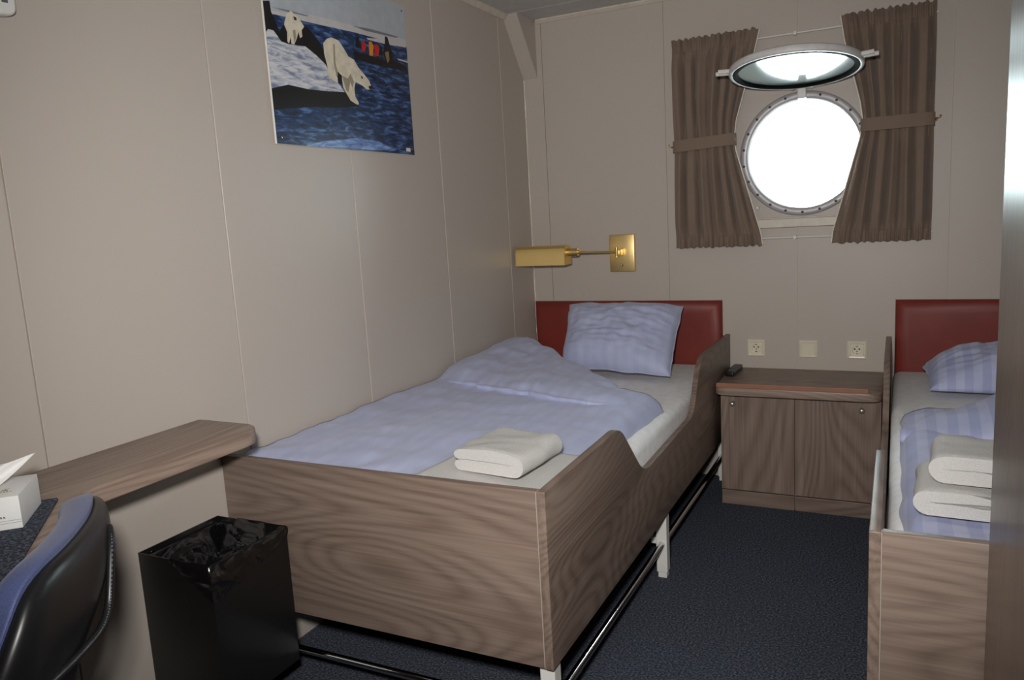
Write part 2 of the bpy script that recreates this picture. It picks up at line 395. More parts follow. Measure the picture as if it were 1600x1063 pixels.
# ---------------------------------------------------------------- brass swing-arm lamp
def lamp():
    t = thing('wall_lamp', (.505, 0, 1.13), 'polished brass swing-arm reading lamp on the wall over the pillow', 'lamp')
    pl = obj('wall_plate', cbox(.440, .570, -.026, 0, 1.036, 1.222, bev=.004), M['brass'], t, .6)
    obj('switch', lathe(B(), [(.007, 0), (.007, .004), (.004, .006), (.004, .016), (.0, .018)], (.505, -.026, 1.070), (0, -1, 0), 14), M['chrome'], pl, 1)
    bm = B(); box(bm, .497, .512, -.085, -.026, 1.118, 1.150, bev=.003); obj('swivel_block', bm, M['brass'], t, .6)
    tube(bm := B(), [(.495, -.075, 1.112), (.495, -.075, 1.162)], .008, 12); obj('pivot', bm, M['brass'], t, 1)
    obj('arm', tube(B(), [(.495, -.075, 1.138), (.33, -.19, 1.150)], .006, 10), M['brass'], t, 1)
    obj('lamp_socket', tube(B(), [(.347, -.196, 1.152), (.339, -.196, 1.152), (.338, -.196, 1.152), (.27, -.196, 1.152)], [.010, .010, .020, .020], 16), M['brass'], t, .7)
    # half-round trough shade, flat ends, open below
    x0, x1 = .018, .282; cy_, cz_ = -.20, 1.136; prof = []
    outer = [(-.048, -.044), (-.046, .020), (-.040, .038), (-.024, .050), (0, .053), (.024, .050), (.040, .038), (.046, .020), (.048, -.044)]
    inner = [(p[0] * .95, p[1] if p[1] < 0 else p[1] * .95) for p in outer][::-1]
    pts = [(cy_ + a, cz_ + b) for a, b in outer + inner]
    bm = prism(B(), pts, 'x', x0, x1)
    cap = [(cy_ + a, cz_ + b) for a, b in outer]
    prism(bm, cap, 'x', x0 - .002, x0 + .001); prism(bm, cap, 'x', x1 - .001, x1 + .002)
    obj('lamp_shade', bm, M['satinbrass'], t, .5)
    obj('bulb', tube(B(), [(x0 + .05, cy_, cz_), (x1 - .03, cy_, cz_)], .014, 12), M['white'], t, 1)
lamp()

# ---------------------------------------------------------------- sockets and switch
def frame81(t, x, z, inner):
    bm = B(); o = .0405
    prof = [(o, 0), (o, .006), (o - .006, .0105), (inner + .003, .0095), (inner, .006)]
    rings = [[bm.verts.new((x + sx * r, -h, z + sz * r)) for sx, sz in ((-1, -1), (1, -1), (1, 1), (-1, 1))] for r, h in prof]
    for a, b in zip(rings, rings[1:]):
        for k in range(4): bm.faces.new((a[k], a[(k + 1) % 4], b[(k + 1) % 4], b[k]))
    return obj('frame', bm, M['cream'], t)
def socket(x, z, label):
    t = thing('power_socket', (x, 0, z), label, 'socket', 'wall sockets over the nightstand'); frame81(t, x, z, .026)
    obj('insert', lathe(B(), [(.036, .005), (.036, .0065), (.0205, .0085), (.0195, .0085), (.0185, -.003), (0, -.003)], (x, 0, z), (0, -1, 0), 32) if False else
        lathe(B(), [(.0365, .004), (.0365, .0055), (.0215, .0082), (.0195, .0075), (.0180, .0012), (0, .0012)], (x, 0, z), (0, -1, 0), 32), M['cream'], t, .8)
    for s in (-1, 1): obj('pin_hole', lathe(B(), [(.0035, .0014), (0, .0016)], (x + s * .0095, 0, z + .004), (0, -1, 0), 10), M['rubber'], t)
    for s in (-1, 1): obj('earth_clip', cbox(x - .003, x + .003, -.0075, -.002, z + s * .0165 - .0015, z + s * .0165 + .0015, bev=.0005, seg=1), M['bolt'], t)
    obj('screw', lathe(B(), [(.003, .0012), (.0028, .0022), (0, .0026)], (x, 0, z - .006), (0, -1, 0), 10), M['bolt'], t, 1)
socket(1.151, .656, 'cream wall socket nearest the bed with the pillow against its headboard')
socket(1.592, .656, 'cream wall socket nearest the bed beside the wardrobe')
t = thing('light_switch', (1.385, 0, .656), 'cream rocker light switch between the two sockets', 'switch'); frame81(t, 1.385, .656, .028)
obj('rocker', prism(B(), [(-.004, .627), (-.0075, .628), (-.0105, .656), (-.0125, .684), (-.004, .685)], 'x', 1.385 - .0285, 1.385 + .0285, bev=.001), M['cream'], t)

# ---------------------------------------------------------------- picture on the left wall
PIC = {
'far_snow' : [(-.012,.746),(.022,.732),(.27,.751),(.568,.767),(.959,.795),(.977,.972),(.806,.984)] ,
'sea' : [(-.009,.679),(.031,.693),(.246,.705),(.552,.725),(.974,.735),(.976,.018),(-.019,-.011)] ,
'floe' : [(.644,.713),(.781,.737),(.885,.739),(.974,.735),(.973,.727),(.803,.709),(.654,.704)] ,
'foam' : [(.888,.637),(.977,.637),(.977,.626),(.893,.628)] ,
'rock' : [(-.014,.746),(.024,.757),(.027,.702),(.048,.651),(.062,.608),(.091,.654),(.178,.684),(.242,.67),(.305,.608),(.329,.556),(.342,.483),(.34,.46),(.131,.513),(-.028,.559)] ,
'ice' : [(-.013,.587),(.0,.605),(.03,.605),(.049,.582),(.068,.557),(.108,.552),(.211,.563),(.277,.527),(.332,.487),(.358,.429),(.417,.384),(.448,.347),(.327,.333),(.206,.323),(.093,.33),(-.013,.291)] ,
'ice_base' : [(-.013,.295),(.084,.33),(.206,.325),(.327,.333),(.448,.347),(.508,.305),(.544,.273),(.359,.24),(.215,.228),(-.013,.182)] ,
'bear' : [(.327,.607),(.354,.638),(.386,.654),(.434,.647),(.467,.608),(.495,.566),(.534,.556),(.559,.517),(.601,.481),(.634,.45),(.651,.413),(.64,.393),(.613,.388),(.582,.407),(.532,.422),(.519,.383),(.52,.332),(.544,.296),(.534,.282),(.507,.291),(.483,.302),(.461,.335),(.439,.369),(.434,.423),(.414,.462),(.402,.444),(.405,.395),(.376,.402),(.344,.414),(.34,.487),(.327,.547)] ,
'bear_far' : [(.094,.654),(.115,.713),(.142,.739),(.161,.725),(.18,.714),(.197,.697),(.215,.672),(.197,.647),(.198,.614),(.183,.601),(.176,.633),(.163,.596),(.143,.557),(.127,.559),(.127,.596),(.113,.556),(.104,.564),(.108,.616)] ,
'boat' : [(.543,.616),(.574,.608),(.668,.608),(.793,.601),(.873,.614),(.965,.596),(.972,.57),(.788,.559),(.615,.559),(.546,.564)] ,
'red1' : [(.602,.677),(.623,.691),(.636,.661),(.624,.624),(.598,.623)] ,
'orange' : [(.658,.69),(.678,.7),(.695,.674),(.681,.608),(.656,.607)] ,
'red2' : [(.7,.681),(.719,.691),(.739,.674),(.731,.624),(.698,.608)] ,
'crew1' : [(.557,.633),(.568,.697),(.587,.707),(.587,.64)] ,
'crew2' : [(.771,.637),(.789,.714),(.795,.76),(.815,.755),(.824,.723),(.844,.668),(.856,.61),(.798,.598)] ,
'tan' : [(.782,.654),(.815,.667),(.817,.612),(.797,.586)] ,
'crew3' : [(.731,.624),(.748,.686),(.764,.681),(.764,.626)] ,
'cloud1' : [(.026,.728),(.127,.737),(.25,.741),(.239,.734),(.117,.727)] ,
'cloud2' : [(.544,.762),(.674,.776),(.916,.783),(.888,.771),(.636,.755)] ,
'light' : [(.149,-.019),(.275,.039),(.495,.076),(.687,.069),(.811,.018)] ,
'bear_leg' : [(.435,.443),(.476,.432),(.499,.464),(.52,.42),(.505,.381),(.492,.414),(.472,.347),(.458,.363)] ,
'bear_line' : [(.394,.619),(.404,.617),(.399,.508),(.412,.448),(.398,.427),(.386,.506)] ,
'nose' : [(.628,.413),(.649,.418),(.653,.407),(.641,.393),(.629,.399)] ,
'ear' : [(.574,.466),(.587,.464),(.589,.45),(.578,.45)] ,
'far_face' : [(.152,.711),(.169,.709),(.171,.695),(.157,.691)] ,
'far_gap' : [(.14,.633),(.156,.64),(.158,.6),(.142,.563)] ,
'belly' : [(.408,.46),(.435,.443),(.434,.386),(.408,.4)] ,
}
def picture():
    y0, y1, z0, z1 = -1.873, -1.096, 1.605, 2.172
    t = thing('picture', (0, (y0 + y1) / 2, z0), 'unframed print of polar bears on ice by a dark blue sea', 'picture')
    obj('board', cbox(.004, .0115, y0, y1, z0, z1, bev=.001, seg=1), M['white'], t)
    def sea(name, a, b, c, sy=9):
        q = NT(name, .3, 0, .5); f = q.noise(q.mapping((1, 5, 24)), 3.0, 4, .62, .5); q.col(q.ramp(f, [(.36, a), (.52, b), (.68, c)])); return q.m
    mats = [plain('print_sky', rgb(176, 182, 188), .3), plain('print_snow', rgb(196, 192, 190), .3), sea('print_sea', rgb(14, 26, 48), rgb(34, 58, 98), rgb(92, 124, 176)),
            plain('print_rock', rgb(22, 20, 20), .3), sea('print_ice', rgb(120, 132, 158), rgb(200, 202, 208), rgb(226, 222, 220)), plain('print_bear', rgb(216, 206, 184), .3, 0, .5, .12, 40),
            plain('print_boat', rgb(20, 20, 24), .3), plain('print_red', rgb(190, 40, 30), .3), plain('print_orange', rgb(214, 136, 36), .3), plain('print_tan', rgb(140, 112, 80), .3),
            sea('print_light_water', rgb(54, 84, 140), rgb(98, 130, 188), rgb(150, 174, 214)), plain('print_cloud', rgb(120, 122, 128), .3), plain('print_bear_shade', rgb(158, 146, 122), .3)]
    order = [('full', 0), ('far_snow', 1), ('cloud1', 11), ('cloud2', 11), ('sea', 2), ('light', 10), ('floe', 1), ('foam', 1), ('rock', 3), ('ice', 4), ('ice_base', 3), ('bear_far', 5), ('boat', 6),
             ('crew1', 6), ('crew3', 3), ('red1', 7), ('orange', 8), ('red2', 7), ('crew2', 6), ('tan', 9), ('bear', 5), ('bear_leg', 12), ('bear_line', 12), ('belly', 3), ('nose', 3), ('ear', 3), ('far_face', 3), ('far_gap', 12)]
    bm = B()
    for i, (k, mi) in enumerate(order):
        pts = [(0, 0), (1, 0), (1, 1), (0, 1)] if k == 'full' else PIC[k]
        if k == 'sea': pts = [(-.015, .679), (.045, .693), (.26, .705), (.56, .725), (1, .735), (1, 0), (-.015, 0)]
        if k == 'far_snow': pts = [(-.015, .70), (.27, .751), (.568, .767), (1, .78), (1, .74), (.55, .70), (-.015, .66)]
        vs = [bm.verts.new((.0117 + .00009 * i, lerp(y0, y1, max(0.002, min(.998, (u + .015) / .995 if k != 'full' else u))), lerp(z0, z1, max(.002, min(.998, v))))) for u, v in pts]
        f = bm.faces.new(vs); f.material_index = mi
        if f.normal.length < .1: f.normal_update()
        if f.normal.x < 0: f.normal_flip()
    me = bpy.data.meshes.new('print'); bm.transform(Matrix.Translation(-t.location)); bmesh.ops.triangulate(bm, faces=bm.faces[:]); bm.to_mesh(me); bm.free()
    for m in mats: me.materials.append(m)
    o = bpy.data.objects.new('print', me); col.objects.link(o); o.parent = t; o['label'] = 'two polar bears on ice, a boat with people, blue sea'
    for y in (y0 + .022, y1 - .022):
        for z in (z0 + .022, z1 - .022): obj('screw', lathe(B(), [(.0045, .0), (.004, .0025), (0, .003)], (.0125, y, z), (1, 0, 0), 12), M['chrome'], t, 1)
    obj('sticker', cbox(.0142, .0146, y1 - .062, y1 - .032, z0 + .012, z0 + .026), M['white'], t)
picture()
# rounded white unit at the top of the wall
t = thing('wall_handset', (0, -2.74, 1.826), 'white rounded plastic unit high on the wall above the desk', 'wall unit')
obj('case', prism(B(), rounded([(-2.83, 1.826), (-2.652, 1.826), (-2.652, 2.0), (-2.83, 2.0)], .022), 'x', 0, .035, bev=.008, seg=3), M['white'], t, .9)
obj('button', cbox(.034, .037, -2.685, -2.672, 1.85, 1.862, bev=.001), M['button'], t)

# ---------------------------------------------------------------- beds
PROFILE = rounded([(-2.224, .257), (-2.224, .705), (-1.675, .712), (-1.455, .500), (-.775, .512), (-.625, .722), (-.004, .722), (-.004, .257)], [0, .004, .055, .075, .06, .09, 0, 0], 8)
def bed(mx, label, hb_label, m_label):
    X = (lambda a, b: (2.74 - b, 2.74 - a)) if mx else (lambda a, b: (a, b))
    bx = X(0, 1.03)
    t = thing('bed', ((bx[0] + bx[1]) / 2, -1.1, 0), label, 'bed', 'the two berths')
    a, b = X(1.008, 1.030); obj('side_panel', prism(B(), PROFILE, 'x', a, b, bev=.0025), M['woody'], t, .5)
    a, b = X(.002, 1.007); obj('foot_panel', cbox(a, b, -2.224, -2.202, .257, .705, bev=.0025), M['woodx'], t, .5)
    a, b = X(1.0065, 1.0085); obj('edge_strip', cbox(a, b, -2.2255, -2.21, .259, .7045), M['alu'], t)
    a, b = X(.012, 1.006); obj('bed_base', cbox(a, b, -2.2, -.05, .262, .302, bev=.003), M['black'], t)
    for (xa, xb) in ((.978, 1.018), (.02, .06)):
        for yc in (-2.175, -1.152, -.06):
            a, b = X(xa, xb); lg = obj('leg', cbox(a, b, yc - .020, yc + .020, .022, .26, bev=.003), M['white'], t)
            obj('leg_foot', cbox(a + .004, b - .004, yc - .016, yc + .016, 0, .024, bev=.002), M['white'], lg)
    a, b = X(.955, .98); obj('rail_bracket', cbox(a, b, -1.16, -1.135, .125, .15, bev=.003), M['white'], t)
    xr = X(1.0, 1.0)[0]; x0 = X(.03, .03)[0]
    obj('rail', tube(B(), [(xr, -2.195, .13), (xr, -.03, .13)], .0115, 14), M['chrome'], t, 1)
    obj('rail', tube(B(), [(x0, -2.2, .128), (xr, -2.2, .128)], .0105, 14), M['chrome'], t, 1)
    a, b = X(.006, .9955); bm = B(); rings = []
    for ins, y in ((0, -.001), (0, -.010), (.003, -.018), (.009, -.026), (.018, -.033), (.028, -.038), (.040, -.041), (.06, -.0425), (.12, -.0435)):
        rings.append([bm.verts.new((x, y, z)) for x, z in ((a + ins, .45 + ins), (b - ins, .45 + ins), (b - ins, .886 - ins), (a + ins, .886 - ins))])
    for r0, r1 in zip(rings, rings[1:]):
        for k in range(4): bm.faces.new((r0[k], r0[(k + 1) % 4], r1[(k + 1) % 4], r1[k]))
    bm.faces.new(rings[-1]); bm.faces.new(rings[0][::-1])
    h = obj('headboard', bm, M['red'], None, 1.2)
    tag(h, hb_label, 'headboard', 'red headboards')
    a, b = X(.024, 1.001)
    m = obj('mattress', cbox(a, b, -2.196, -.048, .304, .58, bev=.035, seg=4), M['sheet'], None, .9); tag(m, m_label, 'mattress', 'mattresses in white sheets')
bed(False, 'walnut laminate bed along the wall, with a wide foot panel facing the room', 'red leather headboard under the brass lamp', 'mattress in a white sheet beside the wall with the bear picture')
bed(True, 'walnut laminate bed partly hidden by the tall wardrobe', 'red leather headboard cut off by the wardrobe edge', 'mattress in a white sheet partly hidden by the wardrobe')

# ---------------------------------------------------------------- bedding
def edge_round(d, r):            # 0 at the edge, 1 from distance r inward
    d = max(0, min(1, d / r)); return math.sqrt(max(0, 1 - (1 - d) ** 2))
def wrinkle(x, y, s):
    return 1.45 * (.008 * nz(x * 2.2 + s, y * 2.6, s) + .006 * nz(x * 5 + y * 3, y * 2 - x * 4, s + 4) + .010 * (.35 - abs(nz(x * 5 - y * 3, y * 6 + x * 2, s + 9))) + .007 * (.3 - abs(nz(x * 4 + y * 7, y * 3 - x * 9, s + 21))) + .004 * nz(x * 16, y * 11, s + 2))
def duvet_left():
    t = thing('duvet', (.5, -1.6, .58), 'pale blue duvet on the bed by the wall, corner turned back diagonally', 'duvet', 'blue duvets')
    def xy(u, v):
        y = lerp(-2.19, -1.0, v); e = .955 + .018 * math.sin(y * 5) + .01 * nz(y * 7, 3); return lerp(.012, e, u), y
    def top(u, v):
        x, y = xy(u, v); u2 = 1 - (1 - u) ** 1
        crest = .072 + .032 * (1 - u) ** 1.5 + wrinkle(x, y, 2.2) * (.25 if (x > .6 and y < -1.8) else 1)
        crest *= edge_round((1 - u) * .95, .11) * (.35 + .65 * edge_round(v * 1.2, .12)); return Vector((x, y, .582 + crest))
    obj('cover', slab(B(), 70, 80, top, lambda u, v: Vector((*xy(u, v), .581))), M['blue'], t, 3)
    EB = [(0, (.022, -1.10)), (.25, (.25, -1.145)), (.5, (.50, -1.195)), (.75, (.77, -1.265)), (.9, (.90, -1.235)), (1, (.925, -1.185))]
    EH = [(0, (.03, -.22)), (.12, (.14, -.30)), (.33, (.33, -.47)), (.5, (.47, -.66)), (.75, (.72, -.88)), (1, (.935, -1.15))]
    CR = [(0, .730), (.12, .745), (.3, .722), (.5, .714), (.75, .696), (.9, .676), (1, .632)]
    def curve(tab, s): return Vector((interp([(a, p[0]) for a, p in tab], s), interp([(a, p[1]) for a, p in tab], s)))
    def Pxy(s, q):
        a, b = curve(EB, s), curve(EH, s); w = (.016 * nz(s * 9, 5) + .007 * nz(s * 31, 2)) * (1 - q); p = a.lerp(b, q); return p.x, p.y + w
    def base_(s, q): return lerp(lerp(.648, .5865, min(1, q * 1.6)), .60, max(0, s - .8) * 5)
    def ftop(s, q):
        x, y = Pxy(s, q); base = base_(s, q)
        ztop = interp(CR, s) + (-.035 + .065 * q ** .8) * (1 - s) + wrinkle(x * 1.3, y * 1.3, 7.7) - .01 * q * s
        k = (1 - abs(2 * q - 1) ** 7) ** .5 if abs(2 * q - 1) < 1 else 0
        L = (curve(EB, s) - curve(EH, s)).length
        if L < .3: k = (1 - abs(2 * q - 1) ** 3) ** .5
        if q < .5: k = max(k, .6)
        k *= edge_round(1 - s, .16) * .95 + .05
        return Vector((x, y, base + max(.004, ztop - base) * k))
    def fbot(s, q):
        x, y = Pxy(s, q); return Vector((x, y + .07 * (1 - q) * (1 - s), base_(s, q) - .004))
    obj('folded_corner', slab(B(), 80, 50, ftop, fbot), M['blue'], t, 3)
duvet_left()
def duvet_right():
    t = thing('duvet', (2.2, -1.6, .58), 'striped blue duvet on the bed beside the wardrobe', 'duvet', 'blue duvets')
    def xy(u, v):
        y = lerp(-2.19, -.95, v); e = 1.768 + .003 * math.sin(y * 29) + .008 * nz(y * 6, 8); return lerp(e, 2.715, u), y
    def top(u, v):
        x, y = xy(u, v)
        crest = .056 + .8 * wrinkle(x, y, 5.5) + .004 * math.sin(y * 60 + 3 * nz(x * 9, y * 9)) * max(0, 1 - u * 9)
        crest *= edge_round(u * .95, .09) * edge_round(v * 1.2 + .02, .10); return Vector((x, y, .582 + crest))
    obj('cover', slab(B(), 70, 90, top, lambda u, v: Vector((*xy(u, v), .581))), M['blue_r'], t, 3)
    def Pxy(s, q):
        x = lerp(1.765, 2.70, s); yl = -1.25 - .05 * min(1, s * 3) + .012 * nz(s * 14, 2); yh = lerp(-1.20, -.74, min(1, s * 2.4) ** .7); return x, lerp(yl, yh, q)
    def ftop(s, q):
        x, y = Pxy(s, q); k = (1 - abs(2 * q - 1) ** 3) ** .5 if 0 < q < 1 else 0
        return Vector((x, y, (.612) + (.014 + .075 * min(1, s * 3.2) + wrinkle(x, y, 1.1)) * k))
    obj('folded_edge', slab(B(), 60, 30, ftop, lambda s, q: Vector((*Pxy(s, q), .600))), M['blue_r'], t, 3)
duvet_right()
def pillow(name, label, c, thick, mat, seed, back):
    bl, br, tr, tl = [Vector(p) for p in c]; N = (br - bl).cross(tl - bl).normalized(); ctr = (bl + br + tr + tl) / 4
    t = thing(name, (ctr.x, ctr.y, min(p.z for p in (bl, br, tr, tl))), label, 'pillow', 'blue pillows')
    def P(u, v):
        a, b = 2 * u - 1, 2 * v - 1
        uu = .5 + .5 * a * (1 - .03 * (1 - b * b) + .025 * nz(b * 3, seed)); vv = .5 + .5 * b * (1 - .05 * (1 - a * a) + .05 * nz(a * 2.6, seed + 3))
        return bl.lerp(br, uu).lerp(tl.lerp(tr, uu), vv)
    def prof(u, v):
        a, b = abs(2 * u - 1), abs(2 * v - 1); return (max(0, (1 - a ** 2.6) * (1 - b ** 2.6))) ** .5
    def wr(u, v, k): return 1 + .24 * nz(u * 3 + k, v * 3, seed) + .16 * (.3 - abs(nz(u * 5 + v * 4, v * 7 - u * 2, seed + k))) + .10 * (.3 - abs(nz(u * 3 + v * 3, v * 13, seed))) + .06 * nz(u * 14, v * 10, seed)
    obj('pillowcase', slab(B(), 60, 50, lambda u, v: P(u, v) + N * (thick * prof(u, v) * wr(u, v, 1) + .003), lambda u, v: P(u, v) - N * (thick * back * prof(u, v) * wr(u, v, 5) + .003)), mat, t, 3)
    pts = [P(k / 30, 0) for k in range(30)] + [P(1, k / 30) for k in range(30)] + [P(1 - k / 30, 1) for k in range(30)] + [P(0, 1 - k / 30) for k in range(30)]
    obj('seam', tube(B(), pts, .0032, 6, True), mat, t, 1)
pillow('pillow', 'pale blue pillow leaning against the red headboard under the lamp', ((.33, -.46, .625), (.868, -.52, .612), (.845, -.165, .878), (.262, -.150, .885)), .10, M['blue'], 2.0, .6)
pillow('pillow', 'striped blue pillow half hidden by the wardrobe edge', ((1.868, -.56, .612), (2.50, -.60, .63), (2.48, -.14, .69), (1.852, -.22, .632)), .115, M['blue_r'], 6.0, .25)

# ---------------------------------------------------------------- towels
def fold_section(w, h, n=10):
    """outline of a cloth folded once, closed fold at x = 0, open ends at x = w"""
    r = h / 2; g = h * .012; pts = []
    pts += [(w - r * .5 - (w - 1.5 * r) * k / 8, 0) for k in range(9)]
    pts += [(r - r * math.sin(math.pi * k / n), r - r * math.cos(math.pi * k / n)) for k in range(1, n)]
    pts += [(r + (w - 1.5 * r) * k / 8, h) for k in range(9)]
    pts += [(w - r * .5 + r * .5 * math.sin(math.pi * k / 6), h - r * .5 + (r * .5 - g) * math.cos(math.pi * k / 6)) for k in range(1, 6)]
    pts += [(w - r * .5 - (w - r * 1.7) * k / 6, h / 2 + g) for k in range(7)]
    pts += [(r * 1.0, h / 2)]
    pts += [(r * 1.2 + (w - r * 1.7) * k / 6, h / 2 - g) for k in range(7)]
    pts += [(w - r * .5 + r * .5 * math.sin(math.pi * k / 6), r * .5 + (r * .5 - g) * math.cos(math.pi * k / 6)) for k in range(1, 6)]
    return pts
def towel(name, label, origin, ang, w, h, L, seed, cat='towel'):
    """origin: middle of the fold edge at the base; ang: direction from the fold to the open side"""
    o = Vector(origin); dx = Vector((math.cos(ang), math.sin(ang), 0)); dy = Vector((-math.sin(ang), math.cos(ang), 0)); sec = fold_section(w, h); bm = B(); ny = 22; rings = []
    for j in range(ny + 1):
        q = j / ny; e = 1 - max(0, abs(2 * q - 1) - .9) * .9; ring = []
        for (x, z) in sec:
            zz = h * .5 + (z - h * .5) * e if z > h * .5 else z * 1.0
            p = o + dx * (x + .012 * nz(q * 3, z * 9, seed) * (x / w)) + dy * (L * (q - .5)) + Vector((0, 0, zz))
            k = .008 * nz(p.x * 9, p.y * 9, seed) + .004 * nz(p.x * 24, p.y * 24, p.z * 24 + seed); p += Vector((0, 0, k * (z / h))) + dx * k * .6
            ring.append(bm.verts.new(p))
        rings.append(ring)
    n = len(sec)
    for a, b in zip(rings, rings[1:]):
        for k in range(n): bm.faces.new((a[k], a[(k + 1) % n], b[(k + 1) % n], b[k]))
    for r_ in (rings[0], rings[-1]): bm.faces.new(r_)
    r_ = bm.faces[:]; bmesh.ops.triangulate(bm, faces=[f for f in r_ if len(f.verts) > 4])
    t = obj(name, bm, M['terry'], None, 1.2); tag(t, label, cat, 'white towels'); return t
def flat_towel():
    def lo(x, y): return .583 + .072 + .032 * max(0, 1 - x / .955) ** 1.5 + .010
    def top(u, v):
        x, y = lerp(.612 + .03 * v, .985, u), lerp(-2.175, -1.80, v)
        return Vector((x, y, lo(x, y) - .020 * u + .014 * edge_round(min(u, 1 - u) * .37, .02) * edge_round(min(v, 1 - v) * .44, .02) + .003 * nz(x * 9, y * 9, 3)))
    def bot(u, v): p = top(u, v); return Vector((p.x, p.y, lo(p.x, p.y) - .020 * u - .003))
    tag(obj('bath_towel', slab(B(), 40, 40, top, bot), M['terry'], None, 1.2), 'flat white bath towel at the foot of the bed by the wall', 'towel', 'white towels')
flat_towel()
towel('hand_towel', 'folded white towel lying on the flat bath towel', (.925, -1.992, .681), math.radians(174), .215, .062, .21, 1.7)
towel('bath_towel', 'thick folded white towel lowest on the bed beside the wardrobe', (1.792, -1.862, .650), math.radians(-2), .36, .058, .20, 5.2)
towel('hand_towel', 'rolled white towel on top of the thick towel by the wardrobe', (1.822, -1.850, .716), math.radians(-3), .30, .062, .17, 8.4)

# ---------------------------------------------------------------- nightstand and remote
def nightstand():
    t = thing('nightstand', (1.37, -.2, 0), 'low walnut laminate cabinet with two doors between the beds', 'nightstand')
    obj('body', cbox(1.054, 1.702, -.352, -.002, .0, .525), M['woodns'], t)
    out = rounded([(1.040, -.001), (1.040, -.452), (1.705, -.452), (1.705, -.001)], [0, .06, .06, 0], 8)
    tp = obj('top', prism(B(), out, 'z', .524, .559, bev=.003), M['woodnt'], t, .5)
    obj('lip', cbox(1.052, 1.655, -.447, -.437, .558, .577, bev=.002), M['copper'], tp)
    for x0, x1, kx in ((1.055, 1.3655, 1.108), (1.3695, 1.702, 1.629)):
        d = obj('door', cbox(x0, x1, -.371, -.353, .072, .518, bev=.0015), M['woodns'], t)
        obj('knob', lathe(B(), [(.0, .026), (.007, .0245), (.0115, .019), (.0115, .014), (.006, .009), (.005, 0), (.009, 0)], (kx, -.371, .472), (0, -1, 0), 18), M['nickel'], d, 1)
        obj('plinth', cbox(x0, x1, -.368, -.352, .001, .066, bev=.0015), M['woodx'], t)
nightstand()
t = thing('remote_control', (1.068, -.13, .559), 'black remote control on the nightstand against the bed', 'remote control')
ro = obj('body', prism(B(), rounded([(1.047, -.225), (1.088, -.230), (1.094, -.035), (1.053, -.030)], .01), 'z', .5595, .581, bev=.004, seg=3), M['plastic'], t, .7)
for r_ in range(7):
    for c_ in range(3): obj('button', cbox(1.0565 + c_ * .010, 1.0635 + c_ * .010, -.205 + r_ * .018, -.196 + r_ * .018, .5805, .5822), M['button'], ro)

# ---------------------------------------------------------------- wardrobe
def wardrobe():
    x0, x1, y0, y1 = 1.903, 2.735, -2.90, -2.262
    t = thing('wardrobe', (x0, (y0 + y1) / 2, 0), 'tall walnut laminate wardrobe at the edge of the photo', 'wardrobe')
    obj('body', cbox(x0 + .018, x1, y0 + .02, y1 - .001, .06, 2.235), M['woodw'], t)
    obj('side_panel', cbox(x0, x0 + .018, y0, y1, .0, 2.24, bev=.0015), M['woodw'], t)
    obj('top_board', cbox(x0, x1, y0, y1, 2.24, 2.26, bev=.0015), M['woodw'], t)
    obj('plinth', cbox(x0 + .018, x1, y0 + .04, y1 - .01, 0, .06), M['woodw'], t)
    xm = (x0 + .018 + x1) / 2
    for a, b, hx in ((x0 + .02, xm - .002, xm - .03), (xm + .002, x1, xm + .03)):
        d = obj('door', cbox(a, b, y0, y0 + .019, .065, 2.236, bev=.0015), M['woodw'], t)
        obj('handle', tube(B(), [(hx, y0, 1.0), (hx, y0 - .028, 1.0), (hx, y0 - .03, 1.005), (hx, y0 - .03, 1.145), (hx, y0 - .028, 1.15), (hx, y0, 1.15)], .005, 8), M['chrome'], d, 1)
wardrobe()

# ---------------------------------------------------------------- desk with wall ledge, mat, tissue box
def desk():
    t = thing('desk', (.3, -3.5, 0), 'walnut laminate desk running into a narrow ledge along the wall', 'desk')
    out = rounded([(.001, -2.282), (.252, -2.282), (.252, -2.80), (.630, -3.215), (.630, -4.55), (.001, -4.55)], [0, .085, .03, .12, .02, 0], 10)
    obj('top', prism(B(), out, 'z', .787, .828, bev=.005, seg=3), M['woodtop'], t, .6)
    obj('end_panel', cbox(.002, .58, -4.54, -4.515, 0, .787, bev=.002), M['woodz'], t)
    obj('back_rail', cbox(.0005, .02, -4.515, -2.62, .70, .787, bev=.002) if False else cbox(.0005, .02, -4.515, -3.0, .68, .787, bev=.002), M['woody'], t)
desk()
E1, E2 = Vector((.735, -.678, 0)), Vector((-.678, -.735, 0)); c0 = Vector((.250, -2.858, 0))
pts = [c0, c0 + E1 * .445, c0 + E1 * .445 + E2 * .31, c0 + E2 * .31]
tag(obj('desk_mat', prism(B(), rounded([(p.x, p.y) for p in pts], .008), 'z', .8285, .834, bev=.0015), M['carpet']), 'navy blue carpet-like mat lying on the desk', 'desk mat')
